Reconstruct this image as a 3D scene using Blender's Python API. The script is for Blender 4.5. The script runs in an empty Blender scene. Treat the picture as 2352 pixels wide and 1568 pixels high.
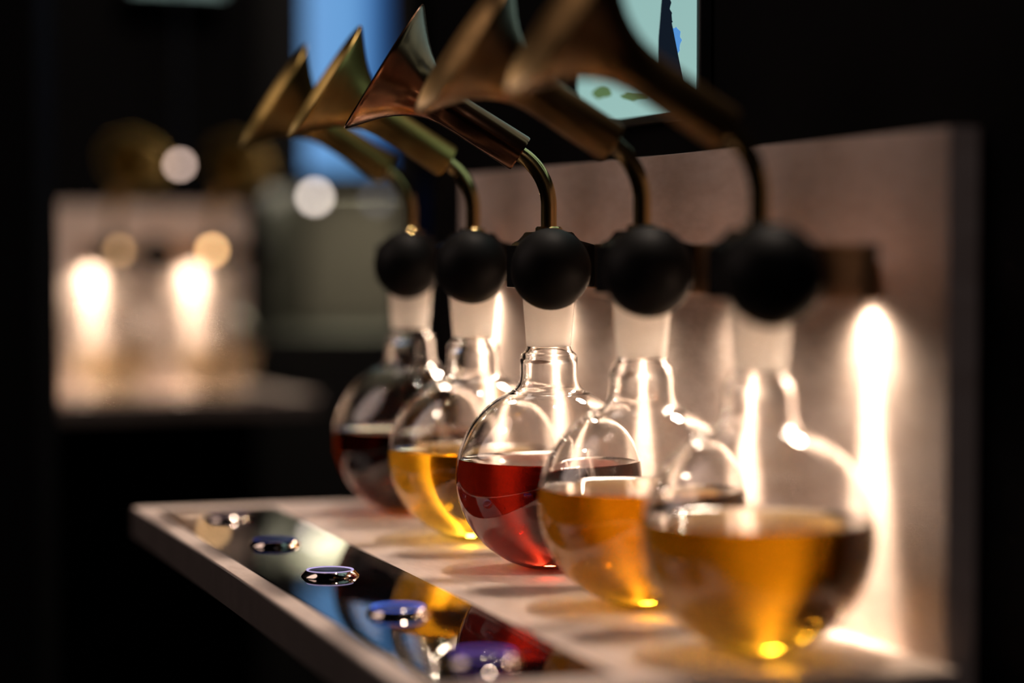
import bpy, bmesh, math
from mathutils import Vector, Matrix

C = bpy.context.scene.collection
sc = bpy.context.scene

# ------------------------------------------------------------------ camera
YAW, PITCH = math.radians(17.75), math.radians(2.289)
CAM = Vector((-0.36431, -1.08121, 0.15280))
fwd = Vector((math.sin(YAW)*math.cos(PITCH), math.cos(YAW)*math.cos(PITCH), -math.sin(PITCH)))
right = Vector((math.cos(YAW), -math.sin(YAW), 0))
up = right.cross(fwd)
cd = bpy.data.cameras.new('camera')
cam = bpy.data.objects.new('camera', cd); C.objects.link(cam)
M = Matrix((right, up, -fwd)).transposed().to_4x4(); M.translation = CAM
cam.matrix_world = M
cd.sensor_width = 36; cd.lens = 85; cd.clip_start = 0.05; cd.clip_end = 50
cd.dof.use_dof = True; cd.dof.focus_distance = 1.128; cd.dof.aperture_fstop = 2.8
cd.dof.aperture_blades = 0
sc.camera = cam

# ------------------------------------------------------------------ light of the place
w = bpy.data.worlds.new('world'); sc.world = w; w.use_nodes = True
w.node_tree.nodes['Background'].inputs[0].default_value = (0.5, 0.55, 0.7, 1)
w.node_tree.nodes['Background'].inputs[1].default_value = 0.002
sc.view_settings.view_transform = 'Standard'; sc.view_settings.look = 'None'
sc.view_settings.gamma = 1; sc.view_settings.exposure = 0.0
sc.view_settings.use_curve_mapping = False
cy = sc.cycles
cy.use_adaptive_sampling = True; cy.adaptive_threshold = 0.1; cy.adaptive_min_samples = 20
cy.max_bounces = 22; cy.transmission_bounces = 20; cy.glossy_bounces = 8
cy.diffuse_bounces = 3; cy.transparent_max_bounces = 16; cy.volume_bounces = 0
cy.blur_glossy = 0.3
cy.sample_clamp_indirect = 0.0
cy.use_guiding = True
cy.use_surface_guiding = True; cy.use_volume_guiding = False
cy.guiding_training_samples = 48

LED_POWER, LED_BEAM, LED_COL = 0.45, 10.0, (1.0, 0.80, 0.60)
def area(name, loc, target, size, power, col):
    l = bpy.data.lights.new(name, 'AREA'); l.shape = 'DISK'; l.size = size; l.energy = power; l.color = col
    o = bpy.data.objects.new(name, l); C.objects.link(o); o.location = loc
    o.rotation_euler = (Vector(target)-Vector(loc)).to_track_quat('-Z', 'Y').to_euler()
    return o
area('ceiling_and_fill_light', (0.31, 0.28, 1.86), (-0.05, 0, 0.0), 0.15, 24.0, (1.0, 0.82, 0.68))      # spotlight behind the display wall
area('ceiling_and_fill_light', (-1.2, 0.6, 1.0), (0.05, 0, 0.1), 1.3, 8.0, (1.0, 0.77, 0.68))             # unseen soft fill light, added to brighten the panel
area('ceiling_and_fill_light', (0.15, 1.05, 1.45), (0.1, 1.5, 0.1), 0.6, 3.0, (1.0, 0.80, 0.66))         # lamp over the far shelf
area('ceiling_and_fill_light', (-0.3, -2.2, 1.3), (0.0, -0.2, 0.1), 1.0, 1.6, (1.0, 0.85, 0.85))          # dim fill added behind the camera to lift the panel's end face

# ------------------------------------------------------------------ materials
def mat(name): 
    m = bpy.data.materials.new(name); m.use_nodes = True
    return m, m.node_tree, m.node_tree.nodes['Principled BSDF']
def plain(name, col, rough=0.5, metal=0.0, spec=0.5, noise=0.0, nscale=60, bump=0.0, coat=0.0):
    m, nt, b = mat(name)
    b.inputs['Base Color'].default_value = (*col, 1); b.inputs['Roughness'].default_value = rough
    b.inputs['Metallic'].default_value = metal; b.inputs['Specular IOR Level'].default_value = spec
    b.inputs['Coat Weight'].default_value = coat
    if noise or bump:
        tc = nt.nodes.new('ShaderNodeTexCoord'); n = nt.nodes.new('ShaderNodeTexNoise')
        n.inputs['Scale'].default_value = nscale; n.inputs['Detail'].default_value = 5
        nt.links.new(tc.outputs['Object'], n.inputs['Vector'])
        if noise:
            r = nt.nodes.new('ShaderNodeValToRGB')
            r.color_ramp.elements[0].position = 0.3; r.color_ramp.elements[1].position = 0.7
            r.color_ramp.elements[0].color = (*[c*(1-noise) for c in col], 1)
            r.color_ramp.elements[1].color = (*[min(1, c*(1+noise*0.4)) for c in col], 1)
            nt.links.new(n.outputs['Fac'], r.inputs['Fac']); nt.links.new(r.outputs['Color'], b.inputs['Base Color'])
            mr = nt.nodes.new('ShaderNodeMapRange')
            mr.inputs['To Min'].default_value = rough*1.35; mr.inputs['To Max'].default_value = rough*0.75
            nt.links.new(n.outputs['Fac'], mr.inputs['Value']); nt.links.new(mr.outputs['Result'], b.inputs['Roughness'])
        if bump:
            bp = nt.nodes.new('ShaderNodeBump'); bp.inputs['Strength'].default_value = bump; bp.inputs['Distance'].default_value = 0.0006
            nt.links.new(n.outputs['Fac'], bp.inputs['Height']); nt.links.new(bp.outputs['Normal'], b.inputs['Normal'])
    return m
def wood(name, axis):
    m, nt, b = mat(name)
    tc = nt.nodes.new('ShaderNodeTexCoord'); mp = nt.nodes.new('ShaderNodeMapping')
    mp.inputs['Scale'].default_value = axis
    nt.links.new(tc.outputs['Object'], mp.inputs['Vector'])
    n0 = nt.nodes.new('ShaderNodeTexNoise'); n0.inputs['Scale'].default_value = 4; n0.inputs['Detail'].default_value = 2
    nt.links.new(mp.outputs['Vector'], n0.inputs['Vector'])
    wv = nt.nodes.new('ShaderNodeMath'); wv.operation = 'MULTIPLY'; wv.inputs[1].default_value = 55
    nt.links.new(n0.outputs['Fac'], wv.inputs[0])
    sn = nt.nodes.new('ShaderNodeMath'); sn.operation = 'SINE'; nt.links.new(wv.outputs[0], sn.inputs[0])
    n1 = nt.nodes.new('ShaderNodeTexNoise'); n1.inputs['Scale'].default_value = 90; n1.inputs['Detail'].default_value = 4
    nt.links.new(mp.outputs['Vector'], n1.inputs['Vector'])
    ad = nt.nodes.new('ShaderNodeMath'); ad.operation = 'MULTIPLY_ADD'; ad.inputs[1].default_value = 0.16
    nt.links.new(sn.outputs[0], ad.inputs[0]); nt.links.new(n1.outputs['Fac'], ad.inputs[2])
    r = nt.nodes.new('ShaderNodeValToRGB')
    r.color_ramp.elements[0].position = 0.2; r.color_ramp.elements[0].color = (0.62, 0.49, 0.425, 1)
    r.color_ramp.elements[1].position = 0.75; r.color_ramp.elements[1].color = (0.74, 0.61, 0.545, 1)
    nt.links.new(ad.outputs[0], r.inputs['Fac']); nt.links.new(r.outputs['Color'], b.inputs['Base Color'])
    b.inputs['Roughness'].default_value = 0.55; b.inputs['Specular IOR Level'].default_value = 0.3
    return m
def emit(name, col, s=1.0):
    m = bpy.data.materials.new(name); m.use_nodes = True; nt = m.node_tree; nt.nodes.clear()
    e = nt.nodes.new('ShaderNodeEmission'); o = nt.nodes.new('ShaderNodeOutputMaterial')
    e.inputs['Color'].default_value = (*col, 1); e.inputs['Strength'].default_value = s
    nt.links.new(e.outputs[0], o.inputs['Surface'])
    return m
def glass(name, ior, rough=0.0, col=(1, 1, 1), sigma=None):
    m, nt, b = mat(name)
    b.inputs['Base Color'].default_value = (*col, 1); b.inputs['Roughness'].default_value = rough
    b.inputs['IOR'].default_value = ior; b.inputs['Transmission Weight'].default_value = 1.0
    if sigma:
        v = nt.nodes.new('ShaderNodeVolumeAbsorption'); D = max(sigma)*1.02
        v.inputs['Density'].default_value = D
        v.inputs['Color'].default_value = (*[1-s/D for s in sigma], 1)
        nt.links.new(v.outputs[0], nt.nodes['Material Output'].inputs['Volume'])
    return m

WOODP = wood('pale_wood_panel', (1, 0.9, 3.0))
WOODS = wood('pale_wood_shelf', (3.0, 0.9, 1))
EDGE = plain('painted_shade_edge', (0.075, 0.060, 0.056), 0.6, spec=0.25, noise=0.2, nscale=30)  # shade on the shelf's front face, put into the colour
BLACK_WALL = plain('black_wall', (0.0025, 0.0025, 0.003), 0.7, spec=0.05, bump=0.3, nscale=200)
BLACK_GLASS = plain('black_glass', (0.003, 0.003, 0.004), 0.03, spec=0.6)
RUBBER = plain('black_rubber', (0.005, 0.0046, 0.0046), 0.55, spec=0.1)
BLACK_METAL = plain('black_metal', (0.012, 0.011, 0.011), 0.22, spec=0.6)
BRASS = plain('brass', (0.72, 0.52, 0.22), 0.2, 1.0)
RAILM = plain('brushed_brass', (0.50, 0.27, 0.12), 0.45, 0.75, noise=0.12, nscale=40)
HBRASS = plain('aged_brass', (0.32, 0.22, 0.07), 0.36, 1.0, noise=0.35, nscale=45, bump=0.15)
HCOPPER = plain('aged_copper', (0.22, 0.105, 0.055), 0.21, 1.0, noise=0.45, nscale=55, bump=0.2)
HBRONZE = plain('dark_bronze', (0.27, 0.165, 0.065), 0.36, 1.0, noise=0.35, nscale=40, bump=0.15)
CAP = plain('black_cap', (0.006, 0.006, 0.007), 0.35, spec=0.25)
CHROME = plain('chrome', (0.55, 0.47, 0.42), 0.08, 1.0)
GLASS = glass('clear_glass', 1.47)
FROST = glass('frosted_glass', 1.35, 0.42, (0.93, 0.91, 0.89))
_nt = FROST.node_tree; _tr = _nt.nodes.new('ShaderNodeBsdfTranslucent'); _mx = _nt.nodes.new('ShaderNodeMixShader')
_tr.inputs[0].default_value = (0.95, 0.93, 0.90, 1); _mx.inputs[0].default_value = 0.36
_nt.links.new(_nt.nodes['Principled BSDF'].outputs[0], _mx.inputs[1]); _nt.links.new(_tr.outputs[0], _mx.inputs[2])
_nt.links.new(_mx.outputs[0], _nt.nodes['Material Output'].inputs['Surface'])

# ------------------------------------------------------------------ mesh helpers
FLAT = set()
def link(name, bm, m, parent=None, smooth=True):
    if id(bm) in FLAT: smooth = False; FLAT.discard(id(bm))
    me = bpy.data.meshes.new(name)
    bmesh.ops.recalc_face_normals(bm, faces=bm.faces)
    bm.to_mesh(me); bm.free()
    for p in me.polygons: p.use_smooth = smooth
    if smooth:
        me.set_sharp_from_angle(angle=math.radians(38))
    me.materials.append(m)
    o = bpy.data.objects.new(name, me); C.objects.link(o)
    if parent: o.parent = parent
    return o
def lathe(prof, segs=64, closed=True):
    """prof: (r, z) list, revolved about Z; closed profiles that start and end on the axis need no cap."""
    bm = bmesh.new(); rings = []
    for r, z in prof:
        if r < 1e-7: rings.append([bm.verts.new((0, 0, z))])
        else: rings.append([bm.verts.new((r*math.cos(2*math.pi*k/segs), r*math.sin(2*math.pi*k/segs), z)) for k in range(segs)])
    n = len(rings)
    for i in range(n if closed else n-1):
        a, b = rings[i], rings[(i+1) % n]
        if len(a) == 1 and len(b) == 1: continue
        for k in range(segs):
            k2 = (k+1) % segs
            if len(a) == 1: bm.faces.new((a[0], b[k], b[k2]))
            elif len(b) == 1: bm.faces.new((a[k], b[0], a[k2]))
            else: bm.faces.new((a[k], b[k], b[k2], a[k2]))
    return bm
def box(x0, x1, y0, y1, z0, z1, bev=0.0, segs=2):
    bm = bmesh.new()
    bmesh.ops.create_cube(bm, size=1)
    bmesh.ops.scale(bm, vec=(x1-x0, y1-y0, z1-z0), verts=bm.verts)
    bmesh.ops.translate(bm, vec=((x0+x1)/2, (y0+y1)/2, (z0+z1)/2), verts=bm.verts)
    if bev: bmesh.ops.bevel(bm, geom=bm.edges[:], offset=bev, segments=segs, affect='EDGES', profile=0.6)
    FLAT.add(id(bm)); return bm
def prism(pts, y0, y1, bev=0.0):
    """outline in the XZ plane extruded along Y"""
    bm = bmesh.new()
    a = [bm.verts.new((x, y0, z)) for x, z in pts]; b = [bm.verts.new((x, y1, z)) for x, z in pts]
    n = len(pts)
    bm.faces.new(a); bm.faces.new(b[::-1])
    for i in range(n): bm.faces.new((a[i], b[i], b[(i+1) % n], a[(i+1) % n]))
    if bev: bmesh.ops.bevel(bm, geom=bm.edges[:], offset=bev, segments=2, affect='EDGES')
    FLAT.add(id(bm)); return bm
def tube(path, r, segs=24):
    bm = bmesh.new(); rings = []
    P = [Vector(p) for p in path]; prev = None
    for i, p in enumerate(P):
        t = (P[min(i+1, len(P)-1)]-P[max(i-1, 0)]).normalized()
        if prev is None:
            u = t.cross(Vector((0, 1, 0)));  u = u if u.length > 1e-3 else t.cross(Vector((1, 0, 0)))
            u.normalize()
        else: u = (prev - t*prev.dot(t)).normalized()
        prev = u; v = t.cross(u)
        rings.append([bm.verts.new(p+r*(math.cos(2*math.pi*k/segs)*u+math.sin(2*math.pi*k/segs)*v)) for k in range(segs)])
    for a, b in zip(rings, rings[1:]):
        for k in range(segs): bm.faces.new((a[k], b[k], b[(k+1) % segs], a[(k+1) % segs]))
    bm.faces.new(rings[0][::-1]); bm.faces.new(rings[-1])
    return bm
def empty(name, label, cat, group=None, loc=(0, 0, 0), rz=0.0):
    o = bpy.data.objects.new(name, None); C.objects.link(o); o.empty_display_size = 0.02
    o.location = loc; o.rotation_euler = (0, 0, rz)
    o['label'] = label; o['category'] = cat
    if group: o['group'] = group
    return o
def struct(name, bm, m):
    o = link(name, bm, m, smooth=False); o['kind'] = 'structure'; return o
def copy_tree(o, parent=None):
    c = o.copy(); C.objects.link(c)
    if parent: c.parent = parent
    for ch in o.children: copy_tree(ch, c)
    return c

# ------------------------------------------------------------------ the room
WX = 0.0655                                               # face of the wall that carries the display
struct('floor', box(-2.6, 2.6, -2.6, 3.2, -1.0, -0.95), BLACK_WALL)
struct('ceiling', box(-2.6, 2.6, -2.6, 3.2, 2.0, 2.05), BLACK_WALL)
struct('wall_right', box(WX, WX+0.035, -2.6, 0.43, -0.95, 0.52), BLACK_WALL)
YB = 2.86
struct('wall_back', box(-2.6, 2.6, YB, 3.2, -0.95, 2.0), BLACK_WALL)
struct('wall_front', box(-2.6, 2.6, -2.7, -2.6, -0.95, 2.0), BLACK_WALL)
struct('wall_left', box(-2.6, -2.5, -2.6, 3.2, -0.95, 2.0), BLACK_WALL)
def ray(px, py): return fwd + right*((px-1176)/5553) - up*((py-784)/5553)
def at(px, py, Z): return CAM + ray(px, py)*Z

# ------------------------------------------------------------------ display shelf (local frame: panel towards +X, row along Y)
S = 0.12342
XP = 0.052
UNITS = [2*S, S, 0.0, -S, -2*S]
def display(label, loc, rz, ymin, ymax, units, led=1.0):
    root = empty('display_shelf', label, 'display', 'wooden display shelves', loc, rz)
    link('back_panel', box(XP, XP+0.0125, ymin+0.012, ymax-0.004, -0.017, 0.1952, 0.0006), WOODP, root)
    link('front_edge', box(-0.1475, -0.1463, ymin, ymax, -0.017, -0.0006, 0.0002), EDGE, root)['label'] = 'front edge of the shelf with its shade put into the colour'
    link('shelf_board', box(-0.1464, XP, ymin, ymax, -0.017, 0.0, 0.0007), WOODS, root)
    link('glass_strip', box(-0.1365, -0.0688, ymin+0.03, ymax-0.030, -0.0010, 0.0005, 0.0003), BLACK_GLASS, root)
    rl = link('rail', box(0.0200, 0.0262, min(units)-0.0465, max(units)+0.03, 0.1325, 0.1530, 0.0005), RAILM, root)
    for y in (units[0], units[-1]) if len(units) < 4 else (units[1], units[3]):
        link('standoff', tube([(0.0255, y+0.004, 0.143), (XP+0.001, y+0.004, 0.143)], 0.004, 16), RAILM, rl)
    for y in units:
        hs = link('led_housing', box(0.0385, XP+0.0005, y+0.0045, y+0.0155, 0.1328, 0.1460, 0.0006), RAILM, root)
        link('led_lamp', lathe([(0, 0.1330), (0.0045, 0.1330), (0.0045, 0.13265), (0, 0.13265)], 24), LEDM, hs).location = (0.0435, y+0.010, 0)
    mw = Matrix.Translation(loc) @ Matrix.Rotation(rz, 4, 'Z')
    for y in units:
        for k, (pw, ang) in enumerate(((LED_POWER, 165), (LED_BEAM, 32))):      # the wide glow and the lens beam of one LED
            l = bpy.data.lights.new('led_spot', 'SPOT'); l.energy = pw*led; l.color = LED_COL
            l.spot_size = math.radians(ang); l.spot_blend = 1.0; l.shadow_soft_size = 0.006
            lo = bpy.data.objects.new('led_spot', l); C.objects.link(lo)
            lo.location = mw @ Vector((0.0435, y+0.010, 0.1300))
            if k: lo.rotation_euler = (0, math.radians(-4.5), rz); lo.rotation_mode = 'XYZ'        # the lens leans a little to the panel
    return root
LEDM = emit('led_face', (1.0, 0.85, 0.68), 6.0)

# ------------------------------------------------------------------ flask
RO, TH = 0.0442, 0.0013
def arc(cx, cz, r, a0, a1, n):
    return [(cx+r*math.cos(math.radians(a0+(a1-a0)*i/n)), cz+r*math.sin(math.radians(a0+(a1-a0)*i/n))) for i in range(n+1)]
ZC = 0.0436                                                # centre of the bulb
def sphere_profile(r, a_top):
    """from the flat foot up the bulb to elevation a_top"""
    a_foot = -72
    pts = arc(0, ZC, r, a_foot, a_top, 40)
    foot_z = pts[0][1]-(0.0012 if r > 0.0435 else 0.0009)
    return [(0.0, foot_z), (pts[0][0]*0.72, foot_z)] + pts
def flask_profile():
    o = sphere_profile(RO, 66)
    # fillet into the neck, neck, shoulder rolling in to the joint
    o += [(0.0156, 0.0858), (0.0146, 0.0874), (0.01395, 0.0895), (0.01365, 0.0925)]
    o += [(0.0136, 0.0985)] + arc(0.0102, 0.0995, 0.0034, 0, 62, 6) + [(0.0108, 0.1036), (0.0103, 0.1052), (0.0102, 0.1062)]
    i = [(0.0090, 0.1062), (0.0090, 0.1042), (0.0098, 0.1022), (0.0112, 0.1008), (0.0121, 0.0990), (0.0123, 0.0965),
         (0.0123, 0.0925), (0.0126, 0.0893), (0.0133, 0.0869), (0.0146, 0.0848)]
    s = sphere_profile(RO-TH, 68)[::-1]
    return o + i + s
dz = -min(z for r, z in flask_profile())                   # foot to z = 0
FP = [(r, z+dz+0.0001) for r, z in flask_profile()]
ZC += dz
def liquid_bm(level):
    r = RO-TH+0.0005
    a = math.degrees(math.asin((level-ZC)/r))
    pts = arc(0, ZC, r, -72, a, 36)
    fz = ZC - (RO-TH)*math.sin(math.radians(72)) - 0.0013
    pts = [(0, fz), (pts[0][0]*0.74, fz)] + pts
    rt = pts[-1][0]
    return lathe(pts + [(rt-0.0010, level-0.0004), (rt-0.0025, level-0.0008), (rt-0.005, level-0.0010), (0, level-0.0010)], 96, False)
JOINT = [(0.0101, 0.1050), (0.0105, 0.1050), (0.0130, 0.1345), (0.0118, 0.1345), (0.0092, 0.1050)]
def make_flask(label, loc, rz, lm, level, proto=None, group='round flasks on the sharp shelf', liq=None):
    root = empty('round_flask', label, 'flask', group, loc, rz)
    if proto is None:
        g = link('glass_body', lathe(FP, 96), GLASS, root)
        j = link('ground_joint', lathe(JOINT, 64), FROST, root); j['label'] = 'frosted ground glass joint'
    else:
        for ch in proto.children:
            if ch.name.split('.')[0] in ('glass_body', 'ground_joint'):
                c = ch.copy(); C.objects.link(c); c.parent = root
    l = link('liquid', liquid_bm(level), lm, root); l['label'] = liq
    return root

# ------------------------------------------------------------------ scent horn with its bracket and black ball
AX = math.radians(32.5)
def horn_profile():
    L = 0.0755
    d = [(0.0755, 0.0086), (0.0745, 0.0089), (0.045, 0.0087), (0.036, 0.0089), (0.030, 0.0099), (0.025, 0.0117), (0.020, 0.0143), (0.0155, 0.0175),
         (0.0115, 0.0212), (0.0078, 0.0253), (0.0045, 0.0292), (0.0018, 0.0325), (0.0004, 0.0340)]
    out = [(r, L-t) for t, r in d]
    inn = [(max(r-0.0010, 0.003), L-t+0.0002) for t, r in d][::-1]
    lip = [(0.0343, L+0.0003), (0.0340, L+0.0009), (0.0334, L+0.0008)]
    return out + lip + inn[1:]
def make_horn(label, loc, rz, hm, twist=0.0, group='horns above the sharp shelf'):
    root = empty('scent_horn', label, 'horn', group, loc, rz)
    block = [(-0.0165, 0.1332), (-0.0165, 0.1518), (-0.0150, 0.1540), (-0.0122, 0.1545), (-0.0092, 0.1588), (0.0092, 0.1588), (0.0122, 0.1545),
             (0.0201, 0.1528), (0.0201, 0.1332)]
    b = link('bracket', prism(block, -0.0085, 0.0085, 0.0004), BLACK_METAL, root)
    fp = link('front_plate', box(-0.0178, -0.0165, -0.0095, 0.0095, 0.1328, 0.1524, 0.0003), BLACK_METAL, b)
    st = link('ball_stem', tube([(-0.004, -0.008, 0.1425), (-0.011, -0.034, 0.1418)], 0.0035, 16), BLACK_METAL, b)
    bl = link('black_ball', lathe([(0.0183*math.sin(math.pi*i/24), -0.0183*math.cos(math.pi*i/24)*1.015) for i in range(25)], 48, False), RUBBER, root)
    bl.location = (-0.0135, -0.043, 0.1418)
    # tube: straight up out of the bracket, then an arc towards the horn
    R = 0.029; a1 = math.radians(90)-AX
    z0 = 0.1710
    path = [(0, 0, 0.1560), (0, 0, 0.163), (0, 0, z0)]
    for i in range(1, 17):
        a = a1*i/16; path.append((-R*(1-math.cos(a)), 0, z0+R*math.sin(a)))
    ex, ez = path[-1][0], path[-1][2]
    dx, dzv = -math.cos(AX), math.sin(AX)
    path += [(ex+dx*0.012, 0, ez+dzv*0.012)]
    t = link('bent_tube', tube(path, 0.0038, 28), BRASS, root)
    link('collar', lathe([(0, 0.1586), (0.0064, 0.1586), (0.0064, 0.1606), (0.0056, 0.1614), (0, 0.1614)], 32, False), BRASS, t)
    h = link('horn_bell', lathe(horn_profile(), 96), hm, root)
    m = Matrix.Translation((ex, 0, ez)) @ Matrix.Rotation(-(math.pi/2-AX), 4, 'Y')
    cap = link('end_cap', lathe([(0.0, 0.0008), (0.0084, 0.0008), (0.0084, 0.0030), (0.0, 0.0030)], 40, False), hm, h)
    h.matrix_local = m
    if twist:
        tw = Matrix.Rotation(twist, 4, 'Z')
        t.matrix_local = tw; h.matrix_local = tw @ m
    return root

# ------------------------------------------------------------------ push buttons
def make_button(label, loc, rz, col, s, group='push buttons in the black glass strip'):
    root = empty('push_button', label, 'button', group, loc, rz)
    bz = link('bezel', lathe([(0.0, 0.0), (0.0133, 0.0), (0.0134, 0.0004), (0.0132, 0.0008), (0.0114, 0.0026), (0.0110, 0.0028), (0.0106, 0.0028), (0.0103, 0.0020), (0.0, 0.0020)], 64, False), CHROME, root)
    link('light_ring', lathe([(0.0102, 0.0020), (0.0106, 0.00285), (0.0110, 0.00290), (0.0108, 0.0032), (0.0101, 0.0028)], 64), emit('ring_light', col, s), root)
    link('cap', lathe([(0.0, 0.0019), (0.0100, 0.0019), (0.0100, 0.0026), (0.0096, 0.0028), (0.0, 0.0024)], 48, False), CAP, root)
    return root

# ================================================================== display in focus
display('long pale wooden wall shelf with brass rail and black glass strip, in the foreground', (0, 0, 0), 0.0, -0.309, 0.325, UNITS)

Q_DARK = glass('dark_brown_liquid', 1.34, sigma=(17, 46, 85))
Q_YEL = glass('yellow_liquid', 1.34, sigma=(2.0, 10.0, 52))
Q_RED = glass('red_liquid', 1.34, sigma=(21.0, 62, 74))
Q_AMB = glass('amber_liquid', 1.34, sigma=(9.0, 21.5, 72))
Q_GOLD = glass('golden_brown_liquid', 1.34, sigma=(10.0, 20.5, 68))
flasks = [('round glass flask of dark brown liquid, farthest in the row', Q_DARK, 0.0480, 'dark brown liquid'),
          ('round glass flask of bright yellow liquid, between the dark and the red flask', Q_YEL, 0.0470, 'bright yellow liquid'),
          ('round glass flask of deep red liquid, in sharp focus', Q_RED, 0.0520, 'deep red liquid'),
          ('round glass flask of amber liquid just in front of the red flask', Q_AMB, 0.0505, 'amber liquid'),
          ('nearest and largest looking round glass flask, golden brown liquid, blurred', Q_GOLD, 0.0500, 'golden brown liquid')]
first = None
for (lab, lm, lev, ll), y in zip(flasks, UNITS):
    f = make_flask(lab, (0, y, 0), 0.0, lm, lev, first, liq=ll)
    first = first or f
for (lab, hm, tw), y in zip([('brass horn on a bent tube above the dark brown flask', HBRASS, -0.09),
                             ('brass horn on a bent tube above the yellow flask', HBRASS, -0.11),
                             ('copper horn in sharp focus on a bent tube above the red flask', HCOPPER, -0.24),
                             ('bronze horn on a bent tube above the amber flask', HBRONZE, -0.06),
                             ('nearest blurred bronze horn above the golden brown flask', HBRONZE, -0.05)], UNITS):
    make_horn(lab, (0, y, 0), 0.0, hm, tw)
for (lab, col, s), y in zip([('farthest chrome push button in the black strip, level with the dark flask', (0.5, 0.25, 0.35), 0.25),
                             ('chrome push button with dim blue ring, second farthest in the black strip', (0.15, 0.2, 0.9), 0.15),
                             ('sharp chrome push button with thin pale violet ring, middle of the strip', (0.62, 0.5, 0.85), 0.9),
                             ('blurred push button with bright blue glowing ring', (0.12, 0.22, 1.0), 1.0),
                             ('nearest blurred push button with purple glowing ring', (0.28, 0.14, 0.8), 0.8)], UNITS):
    make_button(lab, (-0.1062, y*0.975, 0.0005), 0.0, col, s)

# ================================================================== the second display far behind
A2 = math.radians(25)
n2 = -fwd.xy.normalized()*math.cos(A2) + right.xy*math.sin(A2)
RZ2 = math.atan2(-n2.y, -n2.x)
pr = at(562, 500, 2.62)
Y2MIN = -0.297
rot2 = Matrix.Rotation(RZ2, 2)
o2 = Vector((pr.x, pr.y)) - rot2 @ Vector((XP, Y2MIN))
L2 = (o2.x, o2.y, 0.0)
mw2 = Matrix.Translation(L2) @ Matrix.Rotation(RZ2, 4, 'Z')
U2 = [-2*S+0.110, -2*S]
display('blurred pale wooden shelf with two lit spots on its panel, far behind on the left', L2, RZ2, Y2MIN-0.012, 0.12, U2, 0.75)
Q_PALE = glass('pale_straw_liquid', 1.34, sigma=(1.0, 3.0, 8.0))
for y, side in zip(U2, ('left', 'right')):
    p = mw2 @ Vector((0, y, 0))
    make_flask('small blurred flask under the %s bright spot of the far shelf' % side, p, RZ2, Q_PALE, 0.045, first, 'round flasks on the far shelf', 'pale liquid')
    make_horn('small blurred brass horn above the %s flask of the far shelf' % side, p, RZ2, HBRASS, 0.0, 'horns above the far shelf')
far = bpy.data.objects['display_shelf.001']
for px_, py_, st_ in ((487, 575, 12.0), (275, 575, 3.0)):
    r_ = mw2.inverted().to_3x3() @ ray(px_, py_); c_ = mw2.inverted() @ CAM
    p_ = c_ + r_*((-0.028-c_.x)/r_.x)
    il = link('highlight_bead', lathe([(0.0048*math.sin(math.pi*i/12), -0.0048*math.cos(math.pi*i/12)) for i in range(13)], 20, False), emit('amber_highlight', (1.0, 0.56, 0.24), st_), far)  # added glowing bead that stands in for a highlight on brass
    il.location = p_; il['label'] = 'small glowing amber bead added for a brass highlight'
    link('bead_stem', tube([(0.004, 0, 0), (0.0205-p_.x, 0, 0.0)], 0.002, 10), BLACK_METAL, il)
# partition carrying the far shelf, and the wall edge that cuts it off on the left
wp = struct('wall_far', box(XP+0.0126, XP+0.1, Y2MIN-0.02, 1.2, -0.95, 2.0), BLACK_WALL)
wp.matrix_world = mw2
e = at(107, 700, 1.65)
wl = struct('wall_side', box(-1.6, 0.0, -0.04, 0.04, -0.95, 2.0), BLACK_WALL)
wl.location = (e.x, e.y, 0); wl.rotation_euler = (0, 0, -YAW)

# ================================================================== screens
def gradient_screen(name, stops, s, axis='Z', lo=0.0, hi=1.0):
    m, nt, b = mat(name)
    b.inputs['Base Color'].default_value = (0.01, 0.01, 0.01, 1); b.inputs['Roughness'].default_value = 0.2
    tc = nt.nodes.new('ShaderNodeTexCoord'); sp = nt.nodes.new('ShaderNodeSeparateXYZ'); mr = nt.nodes.new('ShaderNodeMapRange')
    mr.inputs['From Min'].default_value = lo; mr.inputs['From Max'].default_value = hi
    r = nt.nodes.new('ShaderNodeValToRGB')
    while len(r.color_ramp.elements) < len(stops): r.color_ramp.elements.new(0.5)
    for e_, (p, c) in zip(r.color_ramp.elements, stops): e_.position = p; e_.color = (*c, 1)
    nt.links.new(tc.outputs['Object'], sp.inputs[0]); nt.links.new(sp.outputs[axis], mr.inputs['Value'])
    nt.links.new(mr.outputs['Result'], r.inputs['Fac']); nt.links.new(r.outputs['Color'], b.inputs['Emission Color'])
    b.inputs['Emission Strength'].default_value = s
    return m
FRAME = plain('screen_frame', (0.006, 0.006, 0.006), 0.4)
def flat_poly(pts, x, th):
    """thin printed shape on a screen whose face looks towards -X; pts are (y, z)"""
    bm = bmesh.new()
    a = [bm.verts.new((x, y, z)) for y, z in pts]; b = [bm.verts.new((x+th, y, z)) for y, z in pts]
    bm.faces.new(a); bm.faces.new(b[::-1])
    for i in range(len(pts)): bm.faces.new((a[i], b[i], b[(i+1) % len(pts)], a[(i+1) % len(pts)]))
    bmesh.ops.triangulate(bm, faces=[f for f in bm.faces if len(f.verts) > 4])
    return bm
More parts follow.
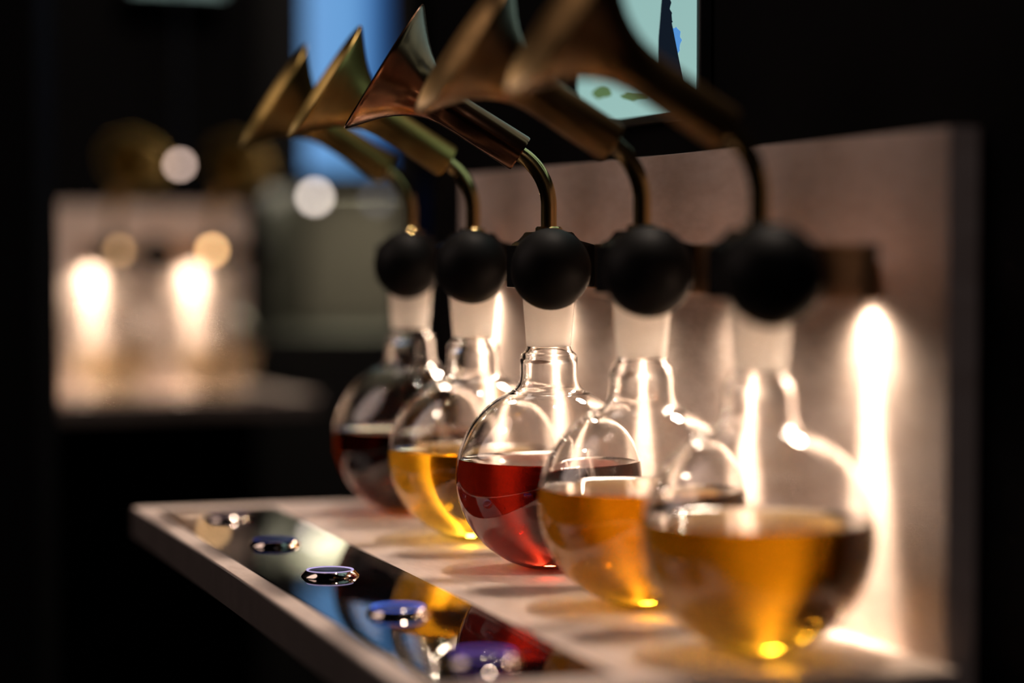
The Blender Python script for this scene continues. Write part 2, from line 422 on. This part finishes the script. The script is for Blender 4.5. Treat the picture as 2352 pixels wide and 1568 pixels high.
# teal picture screen on the wall just above the shelf
def onx(px, py, x):
    r = ray(px, py); return CAM + r*((x-CAM.x)/r.x)
SX = 0.0585
a0 = onx(1326, 285, SX); a1 = onx(1596, 250, SX)
y0, y1 = a1.y, a0.y; zb = (a0.z+a1.z)/2
ts = empty('picture_screen', 'lit teal picture screen on the black wall above the pale panel', 'screen', None, (SX, 0, 0))
TEAL = gradient_screen('teal_picture', [(0, (0.36, 0.60, 0.56)), (0.5, (0.30, 0.53, 0.52)), (1, (0.24, 0.47, 0.47))], 0.86, 'Z', zb, zb+0.3)
link('frame', box(0.0008, WX-SX, y0-0.004, y1+0.004, zb-0.004, zb+0.296, 0.0008), FRAME, ts)
link('screen', box(0.0, 0.0030, y0, y1, zb, zb+0.292, 0.0002), TEAL, ts)
def q(px, py): v = onx(px, py, SX); return (v.y, v.z)
DARKP = emit('dark_print', (0.006, 0.010, 0.018), 1.0)
import random
rnd = random.Random(4)
tree = [(1526, -60), (1525, -10), (1521, 20), (1517, 50), (1514, 85), (1513, 120), (1514, 150), (1511, 200)]
rgt = [(1572, 250), (1568, 232), (1578, 222), (1566, 205), (1560, 190), (1566, 178), (1555, 168), (1558, 157), (1549, 150), (1552, 141), (1544, 133), (1546, 124),
       (1538, 116), (1541, 108), (1535, 100), (1538, 92), (1532, 82), (1537, 74), (1533, 64), (1541, 56), (1546, 50), (1540, 42), (1543, 30), (1537, 20), (1541, 6), (1536, -12), (1538, -60)]
tree = [q(*p) for p in tree + [(x+rnd.uniform(-1.5, 1.5), y) for x, y in rgt]]
tp = link('tree_picture', flat_poly(tree, -0.0003, 0.0004), DARKP, ts, False); tp['label'] = 'dark tree silhouette on the screen'
blob = [q(1553+13*math.cos(a*math.pi/10)*rnd.uniform(0.65, 1.2), 92+31*math.sin(a*math.pi/10)*rnd.uniform(0.75, 1.1)) for a in range(20)]
bp_ = link('blue_picture', flat_poly(blob, -0.0002, 0.0003), emit('blue_print', (0.10, 0.32, 0.75), 0.9), ts, False); bp_['label'] = 'blue patch beside the tree on the screen'
for cx_, cyy, rx, ry in ((1386, 212, 22, 16), (1455, 220, 34, 11)):
    bb = link('bush_picture', flat_poly([q(cx_+rx*math.cos(a*math.pi/6)*rnd.uniform(0.7, 1.2), cyy+ry*math.sin(a*math.pi/6)*rnd.uniform(0.7, 1.2)) for a in range(12)], -0.0002, 0.0003), emit('green_print', (0.10, 0.17, 0.07), 1.0), ts, False)

def face_screen(name, label, px0, px1, py0, py1, Z, m_or_fn, rz=None):
    """screen whose face looks back along the room; local X runs along its width, local Z up"""
    if Z is None:
        r = ray((px0+px1)/2, py1); Z = (YB-0.031-CAM.y)/r.y       # hangs on the back wall
    c = at((px0+px1)/2, py1, Z); top = at((px0+px1)/2, py0, Z)
    wd = (px1-px0)/5553*Z
    root = empty(name, label, 'screen', None, (c.x, c.y, c.z), 0.0 if rz is None else rz)
    h = top.z-c.z
    mm = m_or_fn(wd, h)
    link('frame', box(-wd/2-0.006, wd/2+0.006, 0.002, 0.031, -0.006, h+0.006, 0.002), FRAME, root)
    link('screen', box(-wd/2, wd/2, 0, 0.006, 0, h, 0.0005), mm, root)
    return root, wd, h
BLUE_STOPS = [(0, (0.16, 0.36, 0.70)), (0.45, (0.14, 0.35, 0.68)), (0.66, (0.125, 0.32, 0.64)), (0.82, (0.03, 0.13, 0.36)), (1, (0.008, 0.04, 0.14))]
kc = at(797, 398, 2.76); zb2 = kc.z
kio = empty('kiosk', 'tall black kiosk with a glowing blue screen above a lit niche, far behind the horns', 'kiosk', None, (kc.x, kc.y, 0), -YAW)
link('upper_body', box(-0.100, 0.066, 0.0, 0.62, zb2, 1.1, 0.002), FRAME, kio)
link('screen', box(-0.0472, 0.0477, -0.004, 0.0, zb2+0.002, zb2+0.78, 0.0003), gradient_screen('blue_picture_light', BLUE_STOPS, 1.0, 'X', -0.0472, 0.0477), kio)
link('lintel', box(-0.092, 0.058, 0.0, 0.012, zb2-0.018, zb2), FRAME, kio)
link('side_panel', box(-0.100, -0.092, 0.0, 0.62, 0.05, zb2), FRAME, kio)
link('side_panel', box(0.058, 0.066, 0.0, 0.62, 0.05, zb2), FRAME, kio)
link('niche_back', box(-0.092, 0.058, 0.56, 0.62, 0.05, zb2), plain('grey_paint', (0.22, 0.195, 0.185), 0.7), kio)
link('lower_body', box(-0.100, 0.066, 0.0, 0.62, -0.95, 0.05, 0.002), FRAME, kio)
link('niche_light', box(-0.070, 0.050, 0.015, 0.50, zb2-0.006, zb2), emit('cream_light', (1.0, 0.92, 0.60), 2.8), kio)
face_screen('dim_screen', 'very dim navy screen between the two farthest bent tubes', 945, 1060, 415, 560, None,
            lambda wd, h: emit('navy_light', (0.0008, 0.0014, 0.006), 1.0))
face_screen('corner_screen', 'pale green screen peeking in at the top left edge', 300, 520, -260, -22, 2.56,
            lambda wd, h: emit('pale_green_light', (0.30, 0.42, 0.38), 0.8), rz=RZ2-math.pi/2)

# small lamps at the far end of the room
def globe(label, px, py, Z, r, col, s, top=2.0):
    p = at(px, py, Z)
    root = empty('small_lamp', label, 'lamp', None, p)
    link('bulb', lathe([(r*math.sin(math.pi*i/12), -r*math.cos(math.pi*i/12)) for i in range(13)], 20, False), emit('bulb_light', col, s), root)
    link('socket', lathe([(0, r*0.9), (r*0.55, r*0.9), (r*0.55, r*2.2), (0, r*2.2)], 16, False), FRAME, root)
    link('cord', tube([(0, 0, r*2), (0, 0, top-p.z)], 0.0015, 6), FRAME, root)
globe('pale glowing lamp, a bright blurred disc below the blue screen', 723, 452, 3.02, 0.0065, (1.0, 0.86, 0.76), 9.0, zb2-0.006)
globe('dim grey lamp, a faint blurred disc right of the bright one', 866, 457, 3.02, 0.0065, (0.8, 0.8, 0.9), 0.6, zb2-0.006)
globe('pinkish lamp, a blurred disc above the far shelf', 413, 378, 2.52, 0.005, (1.0, 0.72, 0.6), 6.0)
